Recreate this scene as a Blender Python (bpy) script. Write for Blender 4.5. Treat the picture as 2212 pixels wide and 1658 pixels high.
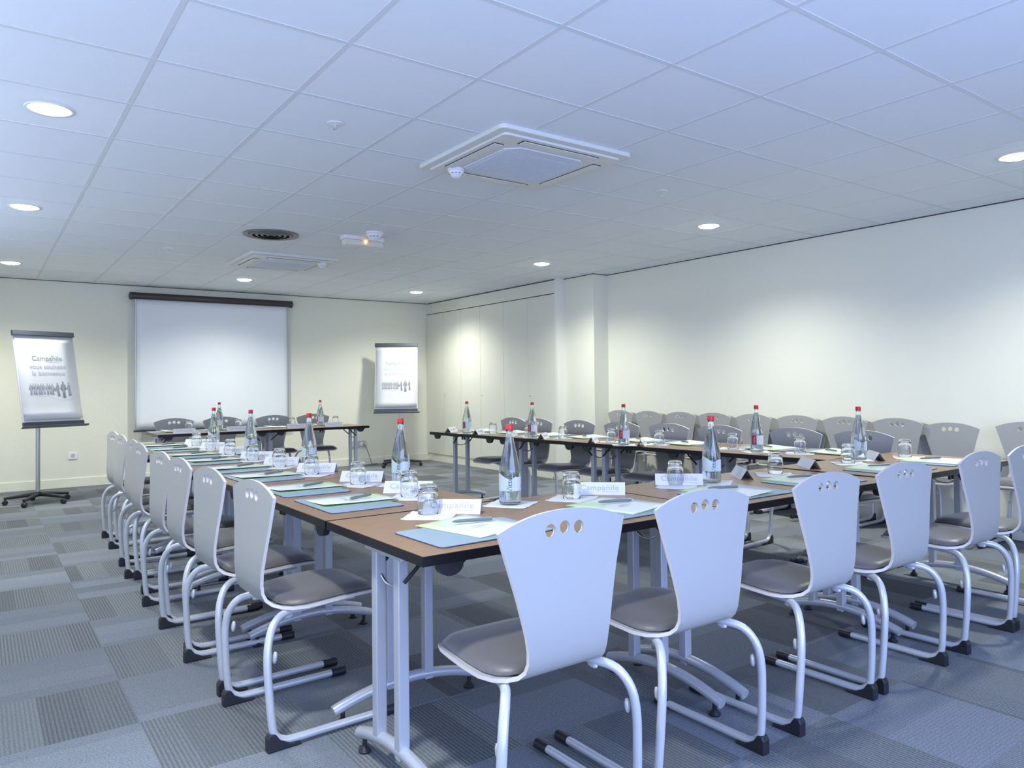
import bpy, bmesh, math, random
from mathutils import Vector, Matrix
from mathutils.geometry import delaunay_2d_cdt
random.seed(7)
S = bpy.context.scene
for o in list(bpy.data.objects):
    bpy.data.objects.remove(o)
COL = S.collection
PI = math.pi

# ------------------------------------------------------------------ camera
HC = 1.2058
cam_d = bpy.data.cameras.new('camera')
cam = bpy.data.objects.new('camera', cam_d)
COL.objects.link(cam)
R3 = Vector((0.80181538, -0.59746803, -0.01113817))
U3 = Vector((-0.00233662, -0.02177361, 0.9997602))
F3 = Vector((0.59756727, 0.80159707, 0.01885447))
m = Matrix((R3, U3, -F3)).transposed().to_4x4()
m.translation = (0, 0, HC)
cam.matrix_world = m
cam_d.sensor_width = 36.0
cam_d.lens = 1619.8 / 2212 * 36.0
cam_d.shift_x = (1106 - 1158.8) / 2212
cam_d.shift_y = (800.84 - 829) / 2212
cam_d.clip_start = 0.05
S.camera = cam

# ------------------------------------------------------------------ view + world
S.view_settings.view_transform = 'Standard'
S.view_settings.look = 'None'
S.view_settings.gamma = 1
S.view_settings.use_curve_mapping = False
S.view_settings.exposure = 0.2
W = bpy.data.worlds.new('daylight')
S.world = W
W.use_nodes = True
W.node_tree.nodes['Background'].inputs[0].default_value = (0.36, 0.5, 1.0, 1)
W.node_tree.nodes['Background'].inputs[1].default_value = 2.0

# room size
XL, XR, YN, YB, H = -0.95, 6.283, -1.1, 10.98, 2.566
TZ = 0.743


def area(name, loc, rot, sx, sy, power, col, spread=180):
    d = bpy.data.lights.new(name, 'AREA')
    d.shape = 'RECTANGLE'; d.size = sx; d.size_y = sy
    d.energy = power; d.color = col; d.spread = math.radians(spread)
    o = bpy.data.objects.new(name, d)
    o.location = loc; o.rotation_euler = rot
    COL.objects.link(o)
    return o


# daylight through the window behind the camera
area('window_daylight', (1.3, YN - 0.06, 1.25), (PI / 2 - .03, 0, 0), 4.2, 2.1, 122, (0.45, 0.575, 1.0))
# added fill light at the left wall, tilted up to brighten the ceiling
area('ceiling_fill', (XL - 0.05, 4.6, 1.85), (0, -PI / 2 - .75, 0), .75, 7.4, 22, (0.82, 0.91, 1.0), 165)
LAMP_W = 77


# ------------------------------------------------------------------ materials
def nmat(name, col=(.8, .8, .8), rough=.5, metal=0.0, spec=.5, **kw):
    mt = bpy.data.materials.new(name)
    mt.use_nodes = True
    b = mt.node_tree.nodes['Principled BSDF']
    b.inputs['Base Color'].default_value = (*col, 1)
    b.inputs['Roughness'].default_value = rough
    b.inputs['Metallic'].default_value = metal
    b.inputs['Specular IOR Level'].default_value = spec
    for k, v in kw.items():
        b.inputs[k.replace('_', ' ')].default_value = v
    return mt


def nd(mt, typ, **kw):
    n = mt.node_tree.nodes.new(typ)
    for k, v in kw.items():
        setattr(n, k, v)
    return n


def lk(mt, a, b):
    mt.node_tree.links.new(a, b)


def mth(mt, op, a, b=None, c=None):
    n = nd(mt, 'ShaderNodeMath', operation=op)
    for i, v in enumerate((a, b, c)):
        if v is None: continue
        if isinstance(v, (int, float)): n.inputs[i].default_value = v
        else: lk(mt, v, n.inputs[i])
    return n.outputs[0]


def mixc(mt, f, a, b):
    n = nd(mt, 'ShaderNodeMix', data_type='RGBA')
    for i, v in ((0, f), (6, a), (7, b)):
        if isinstance(v, tuple): n.inputs[i].default_value = (*v, 1)
        elif isinstance(v, (int, float)): n.inputs[i].default_value = v
        else: lk(mt, v, n.inputs[i])
    return n.outputs[2]


def objxyz(mt):
    t = nd(mt, 'ShaderNodeTexCoord')
    s = nd(mt, 'ShaderNodeSeparateXYZ')
    lk(mt, t.outputs['Object'], s.inputs[0])
    return t.outputs['Object'], s.outputs


def bump(mt, h, strength=.1, dist=.01):
    n = nd(mt, 'ShaderNodeBump')
    n.inputs['Strength'].default_value = strength
    n.inputs['Distance'].default_value = dist
    lk(mt, h, n.inputs['Height'])
    lk(mt, n.outputs[0], mt.node_tree.nodes['Principled BSDF'].inputs['Normal'])


def noise(mt, scale, vec=None, detail=3, stretch=None):
    n = nd(mt, 'ShaderNodeTexNoise')
    n.inputs['Scale'].default_value = scale
    n.inputs['Detail'].default_value = detail
    t = nd(mt, 'ShaderNodeTexCoord')
    src = t.outputs['Object'] if vec is None else vec
    if stretch:
        mp = nd(mt, 'ShaderNodeMapping'); mp.inputs['Scale'].default_value = stretch
        lk(mt, src, mp.inputs[0]); src = mp.outputs[0]
    lk(mt, src, n.inputs['Vector'])
    return n.outputs['Fac']


def noisy(name, a, b, scale=30, rough=.6, bs=0.0, stretch=None, **kw):
    mt = nmat(name, a, rough, **kw)
    f = noise(mt, scale, stretch=stretch)
    lk(mt, mixc(mt, f, a, b), mt.node_tree.nodes['Principled BSDF'].inputs['Base Color'])
    if bs: bump(mt, f, bs, .004)
    return mt


M = {}
M['wall'] = noisy('wall_paint', (.80, .785, .66), (.83, .815, .70), 22, .75, .35)
M['wall_r'] = noisy('smooth_wall_paint', (.80, .79, .68), (.82, .81, .70), 14, .75, .08)
M['trim_white'] = nmat('white_trim_paint', (.84, .83, .76), .5)
M['cup'] = nmat('cupboard_laminate', (.76, .755, .66), .45)
M['gap'] = nmat('shadow_gap', (.045, .04, .035), .8)
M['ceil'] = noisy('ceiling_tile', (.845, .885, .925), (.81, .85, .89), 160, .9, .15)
M['tbar'] = nmat('ceiling_grid_paint', (.72, .745, .77), .5)
M['black'] = nmat('black_plastic', (.018, .018, .024), .45)
M['darkbar'] = nmat('dark_grey_plastic', (.06, .07, .085), .4)
M['tube'] = nmat('silver_paint', (.60, .62, .65), .3, .25)
M['legm'] = nmat('silver_grey_leg_paint', (.50, .52, .57), .35, .3)
M['chrome'] = nmat('chrome', (.8, .8, .82), .15, 1.0)
M['shell'] = nmat('grey_plywood_laminate', (.385, .385, .37), .42)
M['shell_edge'] = nmat('pale_plywood_edge', (.68, .63, .60), .5)
M['cushion'] = noisy('taupe_upholstery', (.105, .095, .095), (.13, .118, .115), 60, .42)
M['cushion'].node_tree.nodes['Principled BSDF'].inputs['Sheen Weight'].default_value = .4
M['edge'] = nmat('black_edge_band', (.009, .008, .010), .3, spec=.35)
M['paper'] = nmat('white_paper', (.74, .74, .76), .7)
M['napkin'] = noisy('paper_napkin', (.73, .73, .75), (.78, .78, .79), 90, .85, .2)
M['pad'] = nmat('blue_grey_desk_pad', (.30, .39, .47), .38)
M['pad_edge'] = nmat('dark_pad_edge', (.03, .035, .05), .5)
M['green'] = nmat('leaf_green_card', (.45, .68, .34), .5)
M['txt'] = nmat('grey_print', (.32, .33, .36), .6)
M['txt_l'] = nmat('pale_grey_print', (.43, .45, .49), .6)
M['txt_g'] = nmat('green_print', (.38, .62, .26), .6)
M['navy'] = nmat('navy_print', (.03, .04, .16), .5)
M['dark'] = nmat('dark_print', (.05, .07, .09), .5)
M['redp'] = nmat('red_print', (.42, .02, .03), .45)
M['cap'] = nmat('red_cap_plastic', (.62, .022, .022), .3)
M['label'] = nmat('white_bottle_label', (.66, .70, .74), .45)
M['label_g'] = nmat('pale_green_bottle_label', (.52, .62, .60), .45)
M['pen'] = nmat('grey_green_pen_plastic', (.15, .19, .18), .35)
M['screen'] = noisy('projection_fabric', (.80, .82, .86), (.83, .85, .88), 3, .8)
M['screen_case'] = nmat('brown_metal_case', (.06, .05, .048), .35, .3)
M['white_pl'] = nmat('white_plastic', (.82, .82, .82), .35)
M['ac'] = nmat('off_white_air_conditioner_plastic', (.74, .74, .70), .4)
M['acg'] = nmat('intake_grille_plastic', (.70, .74, .82), .5)
M['vent'] = nmat('dark_bronze_vent', (.16, .155, .145), .4, .3)
M['alu'] = nmat('brushed_aluminium', (.55, .58, .60), .3, .8)
M['socket'] = nmat('grey_socket_plastic', (.5, .51, .52), .4)
M['frame'] = nmat('window_frame_paint', (.8, .8, .8), .4)


def glass(name, col, ior, rough=0.0):
    mt = nmat(name, col, rough)
    b = mt.node_tree.nodes['Principled BSDF']
    b.inputs['Transmission Weight'].default_value = 1
    b.inputs['IOR'].default_value = ior
    return mt


M['glass'] = glass('clear_glass', (.97, .985, .98), 1.46)
M['bglass'] = glass('clear_bottle_glass', (.92, .965, .95), 1.48)
M['water'] = glass('water', (.98, .99, 1), 1.33)


def emis(name, col, st):
    mt = nmat(name, col)
    b = mt.node_tree.nodes['Principled BSDF']
    b.inputs['Emission Color'].default_value = (*col, 1)
    b.inputs['Emission Strength'].default_value = st
    return mt


M['lit'] = emis('lit_diffuser', (.96, 1, .97), 45)
M['amber'] = emis('amber_bulb', (1, .45, .08), 5)
M['lens'] = nmat('frosted_lens', (.9, .86, .75), .3)
M['lens'].node_tree.nodes['Principled BSDF'].inputs['Transmission Weight'].default_value = .2

# wood laminate
mt = nmat('walnut_laminate', (.4, .25, .15), .33)
f = noise(mt, 3.0, detail=6, stretch=(1.2, 22, 1))
f2 = noise(mt, 14.0, detail=4, stretch=(1, 30, 1))
c = mixc(mt, f, (.26, .150, .082), (.42, .262, .155))
c = mixc(mt, mth(mt, 'MULTIPLY', f2, .6), c, (.19, .105, .058))
lk(mt, c, mt.node_tree.nodes['Principled BSDF'].inputs['Base Color'])
M['wood'] = mt

# white brochure with a leaf green corner, printed
mt = nmat('brochure_cover', (.9, .9, .9), .45)
vec, xyz = objxyz(mt)
dx = mth(mt, 'SUBTRACT', xyz[0], -.10); dy = mth(mt, 'SUBTRACT', xyz[1], .13)
r = mth(mt, 'SQRT', mth(mt, 'ADD', mth(mt, 'MULTIPLY', dx, dx), mth(mt, 'MULTIPLY', dy, dy)))
g = mth(mt, 'MINIMUM', mth(mt, 'MAXIMUM', mth(mt, 'SUBTRACT', 1.0, mth(mt, 'DIVIDE', r, .19)), 0), 1)
ex = mth(mt, 'SUBTRACT', xyz[0], .02); ey = mth(mt, 'SUBTRACT', xyz[1], -.04)
r2 = mth(mt, 'SQRT', mth(mt, 'ADD', mth(mt, 'MULTIPLY', ex, ex), mth(mt, 'MULTIPLY', ey, ey)))
out = mth(mt, 'GREATER_THAN', r2, .085)
c = mixc(mt, mth(mt, 'MULTIPLY', mth(mt, 'MULTIPLY', g, out), .9), (.76, .78, .75), (.55, .75, .32))
lk(mt, c, mt.node_tree.nodes['Principled BSDF'].inputs['Base Color'])
M['broch'] = mt

# carpet tiles, laid quarter turned
mt = nmat('carpet_tiles', (.15, .16, .18), .95, spec=.15)
vec, xyz = objxyz(mt)
TS = .5
tx = mth(mt, 'DIVIDE', mth(mt, 'SUBTRACT', xyz[0], .475 - 5), TS)
ty = mth(mt, 'DIVIDE', mth(mt, 'SUBTRACT', xyz[1], .065 - 5), TS)
ix = mth(mt, 'FLOOR', tx); iy = mth(mt, 'FLOOR', ty)
fx = mth(mt, 'FRACT', tx); fy = mth(mt, 'FRACT', ty)
chk = mth(mt, 'MODULO', mth(mt, 'ADD', ix, iy), 2.0)
u = nd(mt, 'ShaderNodeMix', data_type='FLOAT')
lk(mt, chk, u.inputs[0]); lk(mt, fy, u.inputs[2]); lk(mt, fx, u.inputs[3])
u = u.outputs[0]


def white(*comps):
    cb = nd(mt, 'ShaderNodeCombineXYZ')
    for i, v in enumerate(comps):
        if isinstance(v, (int, float)): cb.inputs[i].default_value = v
        else: lk(mt, v, cb.inputs[i])
    w = nd(mt, 'ShaderNodeTexWhiteNoise', noise_dimensions='3D')
    lk(mt, cb.outputs[0], w.inputs[0])
    return w.outputs['Value']


toff = white(ix, iy, 3.0)
uu = mth(mt, 'ADD', u, mth(mt, 'MULTIPLY', toff, 0.8))
band = mth(mt, 'FLOOR', mth(mt, 'MULTIPLY', uu, 3.4))
bn = white(band, ix, iy)
tn = white(ix, iy, 9.0)
shade = mth(mt, 'ADD', mth(mt, 'MULTIPLY', bn, .62), mth(mt, 'MULTIPLY', tn, .38))
plain = mixc(mt, shade, (.130, .146, .168), (.25, .28, .32))
strp = mixc(mt, shade, (.095, .10, .11), (.24, .262, .268))
rib = mth(mt, 'SINE', mth(mt, 'MULTIPLY', u, 2 * PI * 36))
rib = mth(mt, 'GREATER_THAN', rib, .3)
ribbed = mixc(mt, mth(mt, 'MULTIPLY', rib, mth(mt, 'ADD', .30, mth(mt, 'MULTIPLY', white(band, iy, 5.0), .42))), strp, (.045, .046, .050))
plain = mixc(mt, mth(mt, 'MULTIPLY', rib, .16), plain, (.05, .055, .065))
col = mixc(mt, chk, plain, ribbed)
fz = noise(mt, 170, vec, 2)
fz2 = noise(mt, 60, vec, 3)
col = mixc(mt, mth(mt, 'MULTIPLY', mth(mt, 'GREATER_THAN', fz, .52), .36), col, (.04, .045, .055))
col = mixc(mt, mth(mt, 'MULTIPLY', fz2, .2), col, (.33, .36, .39))
lk(mt, col, mt.node_tree.nodes['Principled BSDF'].inputs['Base Color'])
bump(mt, fz, .5, .004)
M['carpet'] = mt


# ------------------------------------------------------------------ helpers
def tag(o, label=None, cat=None, group=None, kind=None):
    if label: o['label'] = label
    if cat: o['category'] = cat
    if group: o['group'] = group
    if kind: o['kind'] = kind
    return o


def new(name, bm, mats, parent=None, smooth=False, loc=None, rot=None, bevel=0, auto=None):
    me = bpy.data.meshes.new(name)
    bm.to_mesh(me); bm.free()
    if not isinstance(mats, (list, tuple)): mats = [mats]
    for x in mats: me.materials.append(M[x] if isinstance(x, str) else x)
    if smooth:
        for p in me.polygons: p.use_smooth = True
    if auto is not None:
        try: me.set_sharp_from_angle(angle=math.radians(auto))
        except Exception: pass
    o = bpy.data.objects.new(name, me)
    COL.objects.link(o)
    if parent is not None: o.parent = parent
    if loc is not None: o.location = loc
    if rot is not None: o.rotation_euler = rot
    if bevel:
        bv = o.modifiers.new('bevel', 'BEVEL'); bv.width = bevel; bv.segments = 2
        bv.limit_method = 'ANGLE'; bv.angle_limit = math.radians(40)
    return o


def empty(name, loc=(0, 0, 0), rz=0, label=None, cat=None, group=None):
    o = bpy.data.objects.new(name, None)
    o.empty_display_size = .1
    COL.objects.link(o)
    o.location = loc; o.rotation_euler = (0, 0, rz)
    return tag(o, label, cat, group)


def bx(bm, x0, x1, y0, y1, z0, z1, mi=0):
    vs = [bm.verts.new(p) for p in ((x0, y0, z0), (x1, y0, z0), (x1, y1, z0), (x0, y1, z0), (x0, y0, z1), (x1, y0, z1), (x1, y1, z1), (x0, y1, z1))]
    for q in ((0, 3, 2, 1), (4, 5, 6, 7), (0, 1, 5, 4), (1, 2, 6, 5), (2, 3, 7, 6), (3, 0, 4, 7)):
        f = bm.faces.new([vs[i] for i in q]); f.material_index = mi
    return vs


def box(*a):
    bm = bmesh.new(); bx(bm, *a); return bm


def boxes(*L):
    bm = bmesh.new()
    for a in L: bx(bm, *a)
    return bm


def lathe(prof, n=32, bm=None, c=(0, 0, 0), mi=0, a0=0, a1=2 * PI):
    bm = bm or bmesh.new()
    full = abs(a1 - a0 - 2 * PI) < 1e-6
    rings = []
    N = n if full else n + 1
    for r, z in prof:
        if r < 1e-6:
            rings.append([bm.verts.new((c[0], c[1], c[2] + z))])
        else:
            rings.append([bm.verts.new((c[0] + r * math.cos(a0 + (a1 - a0) * i / n), c[1] + r * math.sin(a0 + (a1 - a0) * i / n), c[2] + z)) for i in range(N)])
    for A, B in zip(rings, rings[1:]):
        for i in range(n):
            j = (i + 1) % n if full else i + 1
            if len(A) == 1 and len(B) == 1: continue
            if len(A) == 1: q = [A[0], B[j], B[i]]
            elif len(B) == 1: q = [A[i], A[j], B[0]]
            else: q = [A[i], A[j], B[j], B[i]]
            try:
                f = bm.faces.new(q); f.material_index = mi
            except ValueError: pass
    return bm


def smooth_path(pts, k=6):
    P = [Vector(p) for p in pts]
    out = []
    for i in range(len(P) - 1):
        p0 = P[max(i - 1, 0)]; p1 = P[i]; p2 = P[i + 1]; p3 = P[min(i + 2, len(P) - 1)]
        for t in range(k):
            t /= k
            out.append(.5 * ((2 * p1) + (p2 - p0) * t + (2 * p0 - 5 * p1 + 4 * p2 - p3) * t * t + (3 * p1 - p0 - 3 * p2 + p3) * t ** 3))
    out.append(P[-1])
    return out


def tube(pts, r, n=10, bm=None, rz=None, cap=True, mi=0):
    bm = bm or bmesh.new()
    P = [Vector(p) for p in pts]
    rings = []
    up = Vector((0, 0, 1))
    prev = None
    for i, p in enumerate(P):
        d = (P[min(i + 1, len(P) - 1)] - P[max(i - 1, 0)]).normalized()
        if prev is None:
            a = d.cross(up) if abs(d.z) < .95 else d.cross(Vector((1, 0, 0)))
        else:
            a = prev - d * prev.dot(d)
        a.normalize(); prev = a
        b = d.cross(a)
        rr = r[i] if isinstance(r, (list, tuple)) else r
        rb = rr if rz is None else rz
        rings.append([bm.verts.new(p + a * rr * math.cos(2 * PI * k / n) + b * rb * math.sin(2 * PI * k / n)) for k in range(n)])
    for A, B in zip(rings, rings[1:]):
        for k in range(n):
            f = bm.faces.new([A[k], A[(k + 1) % n], B[(k + 1) % n], B[k]]); f.material_index = mi
    if cap:
        f = bm.faces.new(rings[0][::-1]); f.material_index = mi
        f = bm.faces.new(rings[-1]); f.material_index = mi
    return bm


def prism(outline, z0, z1, bm=None, mi=0):
    bm = bm or bmesh.new()
    a = [bm.verts.new((x, y, z0)) for x, y in outline]
    b = [bm.verts.new((x, y, z1)) for x, y in outline]
    bm.faces.new(a[::-1]).material_index = mi
    bm.faces.new(b).material_index = mi
    n = len(a)
    for i in range(n):
        bm.faces.new([a[i], a[(i + 1) % n], b[(i + 1) % n], b[i]]).material_index = mi
    return bm


def rrect(w, d, r, n=5, cx=0, cy=0):
    out = []
    for sx, sy, a in ((1, 1, 0), (-1, 1, PI / 2), (-1, -1, PI), (1, -1, 1.5 * PI)):
        for i in range(n + 1):
            t = a + PI / 2 * i / n
            out.append((cx + sx * (w / 2 - r) + r * math.cos(t), cy + sy * (d / 2 - r) + r * math.sin(t)))
    return out


def copy_tree(o, parent=None):
    c = o.copy(); COL.objects.link(c)
    c.parent = parent
    for ch in list(o.children): copy_tree(ch, c)
    return c


class Proto:
    """the first placement uses the built object itself, later ones copies"""
    def __init__(s, root): s.root = root; s.used = False; s.kids = root.children
    def put(s, loc, rz, label, cat=None, group=None, name=None):
        if not s.used: s.used = True; o = s.root
        else: o = copy_tree(s.root)
        o.location = loc; o.rotation_euler = (0, 0, rz)
        tag(o, label, cat, group)
        return o


def text_bm(body, size, extrude=0.0, shear=0, align='CENTER', spacing=1.0):
    cu = bpy.data.curves.new('lettering', 'FONT')
    cu.body = body; cu.size = size; cu.align_x = align; cu.align_y = 'CENTER'
    cu.extrude = extrude; cu.shear = shear; cu.space_character = spacing; cu.resolution_u = 3
    o = bpy.data.objects.new('lettering', cu); COL.objects.link(o)
    dg = bpy.context.evaluated_depsgraph_get()
    me = bpy.data.meshes.new_from_object(o.evaluated_get(dg))
    bm = bmesh.new(); bm.from_mesh(me)
    bpy.data.objects.remove(o); bpy.data.curves.remove(cu); bpy.data.meshes.remove(me)
    for f in bm.faces: f.material_index = 0
    return bm


def join_bm(dst, src, mat=None, mi=None):
    if mat is not None: bmesh.ops.transform(src, matrix=mat, verts=src.verts)
    me = bpy.data.meshes.new('tmp'); src.to_mesh(me); src.free()
    n0 = len(dst.faces)
    dst.from_mesh(me)
    dst.faces.ensure_lookup_table()
    if mi is not None:
        for f in dst.faces[n0:]: f.material_index = mi
    bpy.data.meshes.remove(me)
    return dst


def struct(name, bm, mat, **kw):
    o = new(name, bm, mat, **kw); o['kind'] = 'structure'; return o


# ------------------------------------------------------------------ the room
struct('floor', box(XL - .2, XR + .2, YN - .2, YB + .2, -.12, 0), 'carpet')
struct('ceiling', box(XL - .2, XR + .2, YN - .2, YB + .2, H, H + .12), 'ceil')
bm = bmesh.new()
gx0, gy0 = -.0235, 2.7936
i = math.ceil((XL - gx0) / .6)
while gx0 + .6 * i < XR:
    x = gx0 + .6 * i; bx(bm, x - .0115, x + .0115, YN, YB, H - .0016, H + .001); i += 1
i = math.ceil((YN - gy0) / .6)
while gy0 + .6 * i < YB:
    y = gy0 + .6 * i; bx(bm, XL, XR, y - .0115, y + .0115, H - .002, H + .001); i += 1
struct('trim_1', bm, 'tbar')
struct('wall_back', box(XL - .2, XR + .2, YB, YB + .2, -.12, H + .12), 'wall')
bm = boxes((XR, XR + .2, YN - .2, YB + .2, -.12, H + .12), (6.05, XR, 6.93, 7.5, 0, H))
struct('wall_right', bm, 'wall_r')
# left wall with an opening for the added window, rear wall with window
bm = boxes((XL - .2, XL, YN - .2, .8, -.12, H + .12), (XL - .2, XL, 8.4, YB + .2, -.12, H + .12),
           (XL - .2, XL, .8, 8.4, -.12, 1.4), (XL - .2, XL, .8, 8.4, 2.3, H + .12))
struct('wall_left', bm, 'wall_r')
bm = boxes((XL - .2, -.8, YN - .2, YN, -.12, H + .12), (3.4, XR + .2, YN - .2, YN, -.12, H + .12),
           (-.8, 3.4, YN - .2, YN, -.12, .2), (-.8, 3.4, YN - .2, YN, 2.3, H + .12))
struct('wall_rear', bm, 'wall_r')


def wframe(a0, a1, z0, z1, n, t=.05):
    L = [(a0, a0 + t, z0, z1), (a1 - t, a1, z0, z1), (a0, a1, z0, z0 + t), (a0, a1, z1 - t, z1)]
    for k in range(1, n):
        c = a0 + (a1 - a0) * k / n
        L.append((c - t / 2, c + t / 2, z0, z1))
    return L


struct('window_1', boxes(*[(a, b, YN - .16, YN - .12, c, d) for a, b, c, d in wframe(-.8, 3.4, .2, 2.3, 3)]), 'frame')
struct('added_window', boxes(*[(XL - .16, XL - .12, a, b, c, d) for a, b, c, d in wframe(.8, 8.4, 1.4, 2.3, 5)]), 'frame')  # unseen left window, made up to go with the ceiling fill light
# dark strips painting the shadow line under the ceiling, and baseboards
struct('ceiling_shadow_strip', boxes((XR - .006, XR, YN, 6.93, H - .008, H), (6.044, 6.05, 6.93, 7.5, H - .008, H), (6.05, XR, 6.924, 6.93, H - .008, H),
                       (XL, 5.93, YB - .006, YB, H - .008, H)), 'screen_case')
struct('baseboard_back', box(XL, 5.95, YB - .014, YB, 0, .11), 'wall', bevel=.003)
struct('baseboard_right', boxes((XR - .014, XR, YN, 6.93, 0, .11), (6.036, 6.05, 6.93, 7.5, 0, .11), (6.05, XR, 6.916, 6.93, 0, .11)), 'wall_r', bevel=.003)

# built-in cupboards along the right wall at the far end
XC = 5.93
struct('trim_3', boxes((XC, XR, 7.55, YB, 2.385, 2.55)), 'cup')
struct('fascia_shadow_strip', box(XC + .03, XR, 7.55, YB, 2.55, H), 'gap')  # dark strip, shade line above the fascia put in as colour
struct('trim_5', box(XC - .004, XR, 7.5, 7.55, 0, H), 'trim_white')
struct('trim_6', box(XC + .012, XR, 7.55, YB - .001, 0, .115), 'wall')
edges = [10.975, 10.43, 9.89, 9.335, 8.72, 8.145, 7.55]
wd = ['cream built-in wardrobe unit touching the back wall, right of the flipchart',
      'cream built-in wardrobe unit, the middle one of the three',
      'cream built-in wardrobe unit ending at the white side panel']
for k in range(3):
    yb, ym, ya = edges[2 * k], edges[2 * k + 1], edges[2 * k + 2]
    r = empty('wardrobe', (XC, (yb + ya) / 2, .118), 0, wd[k], 'wardrobe', 'built-in wardrobes on the right wall')
    yc = (yb + ya) / 2
    new('carcass', box(.022, XR - XC - .012, ya - yc + .001, yb - yc - .001, 0, 2.264), 'gap', r)
    for q, (a, b) in enumerate(((ya, ym), (ym, yb))):
        d = new('door', box(0, .02, a - yc + .002, b - yc - .002, .002, 2.256), 'cup', r, bevel=.001)
        if q == 0:
            bmk = lathe([(0, -.004), (.012, -.004), (.012, .003), (.005, .003), (.005, .001), (0, .001)], 12)
            bmesh.ops.transform(bmk, matrix=Matrix.Rotation(-PI / 2, 4, 'Y'), verts=bmk.verts)
            new('keyhole', bmk, 'alu', d, loc=(-.0005, b - yc - .045, .945))

# ------------------------------------------------------------------ ceiling fittings
bm = lathe([(.082, 0), (.102, -.004), (.106, 0), (.106, .004), (.082, .004), (.082, 0)], 40)
dl = empty('downlight')
new('trim_ring', bm, 'white_pl', dl, smooth=True)
new('diffuser', lathe([(0, -.016), (.03, -.015), (.06, -.011), (.083, -.003)], 40), 'lit', dl)
DL = Proto(dl)
pos = [(.277, 4.29, 'largest one at the upper left'), (.277, 6.69, 'second along the left side'), (.277, 9.69, 'farthest on the left side, above the left flipchart'),
       (2.677, 9.69, 'above the projection screen'), (5.077, 9.69, 'in front of the wardrobes, near the back corner'),
       (5.077, 6.69, 'on the right side, third from the camera'), (5.077, 4.29, 'on the right side, second from the camera'),
       (5.077, 1.89, 'cut by the right edge of the picture'), (.277, 1.89, 'above the near left corner, behind the picture edge')]
for x, y, d in pos:
    o = DL.put((x, y, H - .001), 0, 'round lit recessed ceiling downlight, ' + d, 'downlight', 'recessed downlights in the tile ceiling')
    ld = bpy.data.lights.new('lamp', 'SPOT'); ld.energy = LAMP_W; ld.color = (.98, 1.0, .90)
    ld.spot_size = math.radians(146); ld.spot_blend = .85; ld.shadow_soft_size = .085
    lo = bpy.data.objects.new('lamp', ld); COL.objects.link(lo)
    lo.parent = o; lo.location = (0, 0, -.03)

# ceiling cassette air conditioners
def cassette():
    r = empty('ceiling_air_conditioner')
    w = .465
    bm = prism(rrect(2 * w, 2 * w, .04), -.022, .0)
    new('outer_frame', bm, 'ac', r, bevel=.006)
    bm = prism(rrect(2 * w - .10, 2 * w - .10, .03), -.034, -.022)
    new('panel', bm, 'ac', r, bevel=.004)
    g = .285
    oc = [(g, -g + .07), (g, g - .07), (g - .07, g), (-g + .07, g), (-g, g - .07), (-g, -g + .07), (-g + .07, -g), (g - .07, -g)]
    bm = prism(oc, -.040, -.034)
    gr = new('intake_grille', bm, 'acg', r, bevel=.002)
    bm = bmesh.new()
    for k in range(-22, 23):
        t = k * .012
        bx(bm, t - .002, t + .002, -g + .075, g - .075, -.0425, -.040)
    new('grille_ribs', bm, 'acg', gr)
    for a in range(4):
        rt = (0, 0, a * PI / 2)
        new('air_outlet', box(-.27, .27, .322, .385, -.0355, -.034), 'gap', r, rot=rt)
        fl = new('flap', box(-.262, .262, .326, .380, -.039, -.0345), 'ac', r, rot=rt, bevel=.002)
    return r


AC = Proto(cassette())
AC.root.scale = (1, 1, 1.2)
AC.put((2.63, 3.64, H), 0, 'large white square ceiling cassette air conditioner above the left table row, nearer of the two', 'air conditioner', 'ceiling cassette air conditioners')
AC.put((2.62, 8.05, H), 0, 'white square ceiling cassette air conditioner beyond the round vent, farther of the two', 'air conditioner', 'ceiling cassette air conditioners')


def smoke(name, s=1.0):
    r = empty(name)
    new('base', lathe([(0, 0), (.052 * s, 0), (.052 * s, -.012 * s), (.045 * s, -.016 * s), (0, -.016 * s)], 28), 'white_pl', r, smooth=True, auto=40)
    new('sensing_head', lathe([(.047 * s, -.014 * s), (.045 * s, -.026 * s), (.036 * s, -.034 * s), (.03 * s, -.046 * s), (.012 * s, -.056 * s), (0, -.058 * s)], 28), 'white_pl', r, smooth=True, auto=50)
    bm = bmesh.new()
    for k in range(12):
        if k % 4 == 3: continue
        a = k * PI / 6
        bmt = box(-.006 * s, .006 * s, -.001, .001, -.031 * s, -.028 * s)
        join_bm(bm, bmt, Matrix.Rotation(a, 4, 'Z') @ Matrix.Translation((0, .0415 * s, 0)))
    new('vent_slots', bm, 'black', r)
    return r


SM = Proto(smoke('smoke_detector', 1.0))
SM.put((2.335, 3.93, H - .04), 0, 'white round detector under the left corner of the nearer air conditioner', 'smoke detector')
SM.put((2.93, 7.72, H - .04), 0, 'small white detector under the far ceiling air conditioner', 'smoke detector')
o = smoke('smoke_detector', 1.45)
o.location = (2.80, 6.12, H)
tag(o, 'large white smoke detector on the ceiling beside the emergency light', 'smoke detector')

# round concentric vent
r = empty('round_vent', (2.08, 6.70, H), 0, 'dark round ceiling diffuser of concentric rings', 'vent')
new('outer_ring', lathe([(.19, -.004), (.235, -.010), (.235, 0), (.19, .0)], 48), 'vent', r, smooth=True, auto=40)
new('duct', lathe([(.0, -.001), (.2, -.001)], 40), 'black', r)
for k, rr in enumerate((.172, .127, .082, .036)):
    new('cone', lathe([(rr - .015, -.015), (rr + .002, -.012), (rr + .014, -.004), (rr + .012, -.003), (rr, -.010), (rr - .015, -.013)], 40), 'vent', r, smooth=True)

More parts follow.
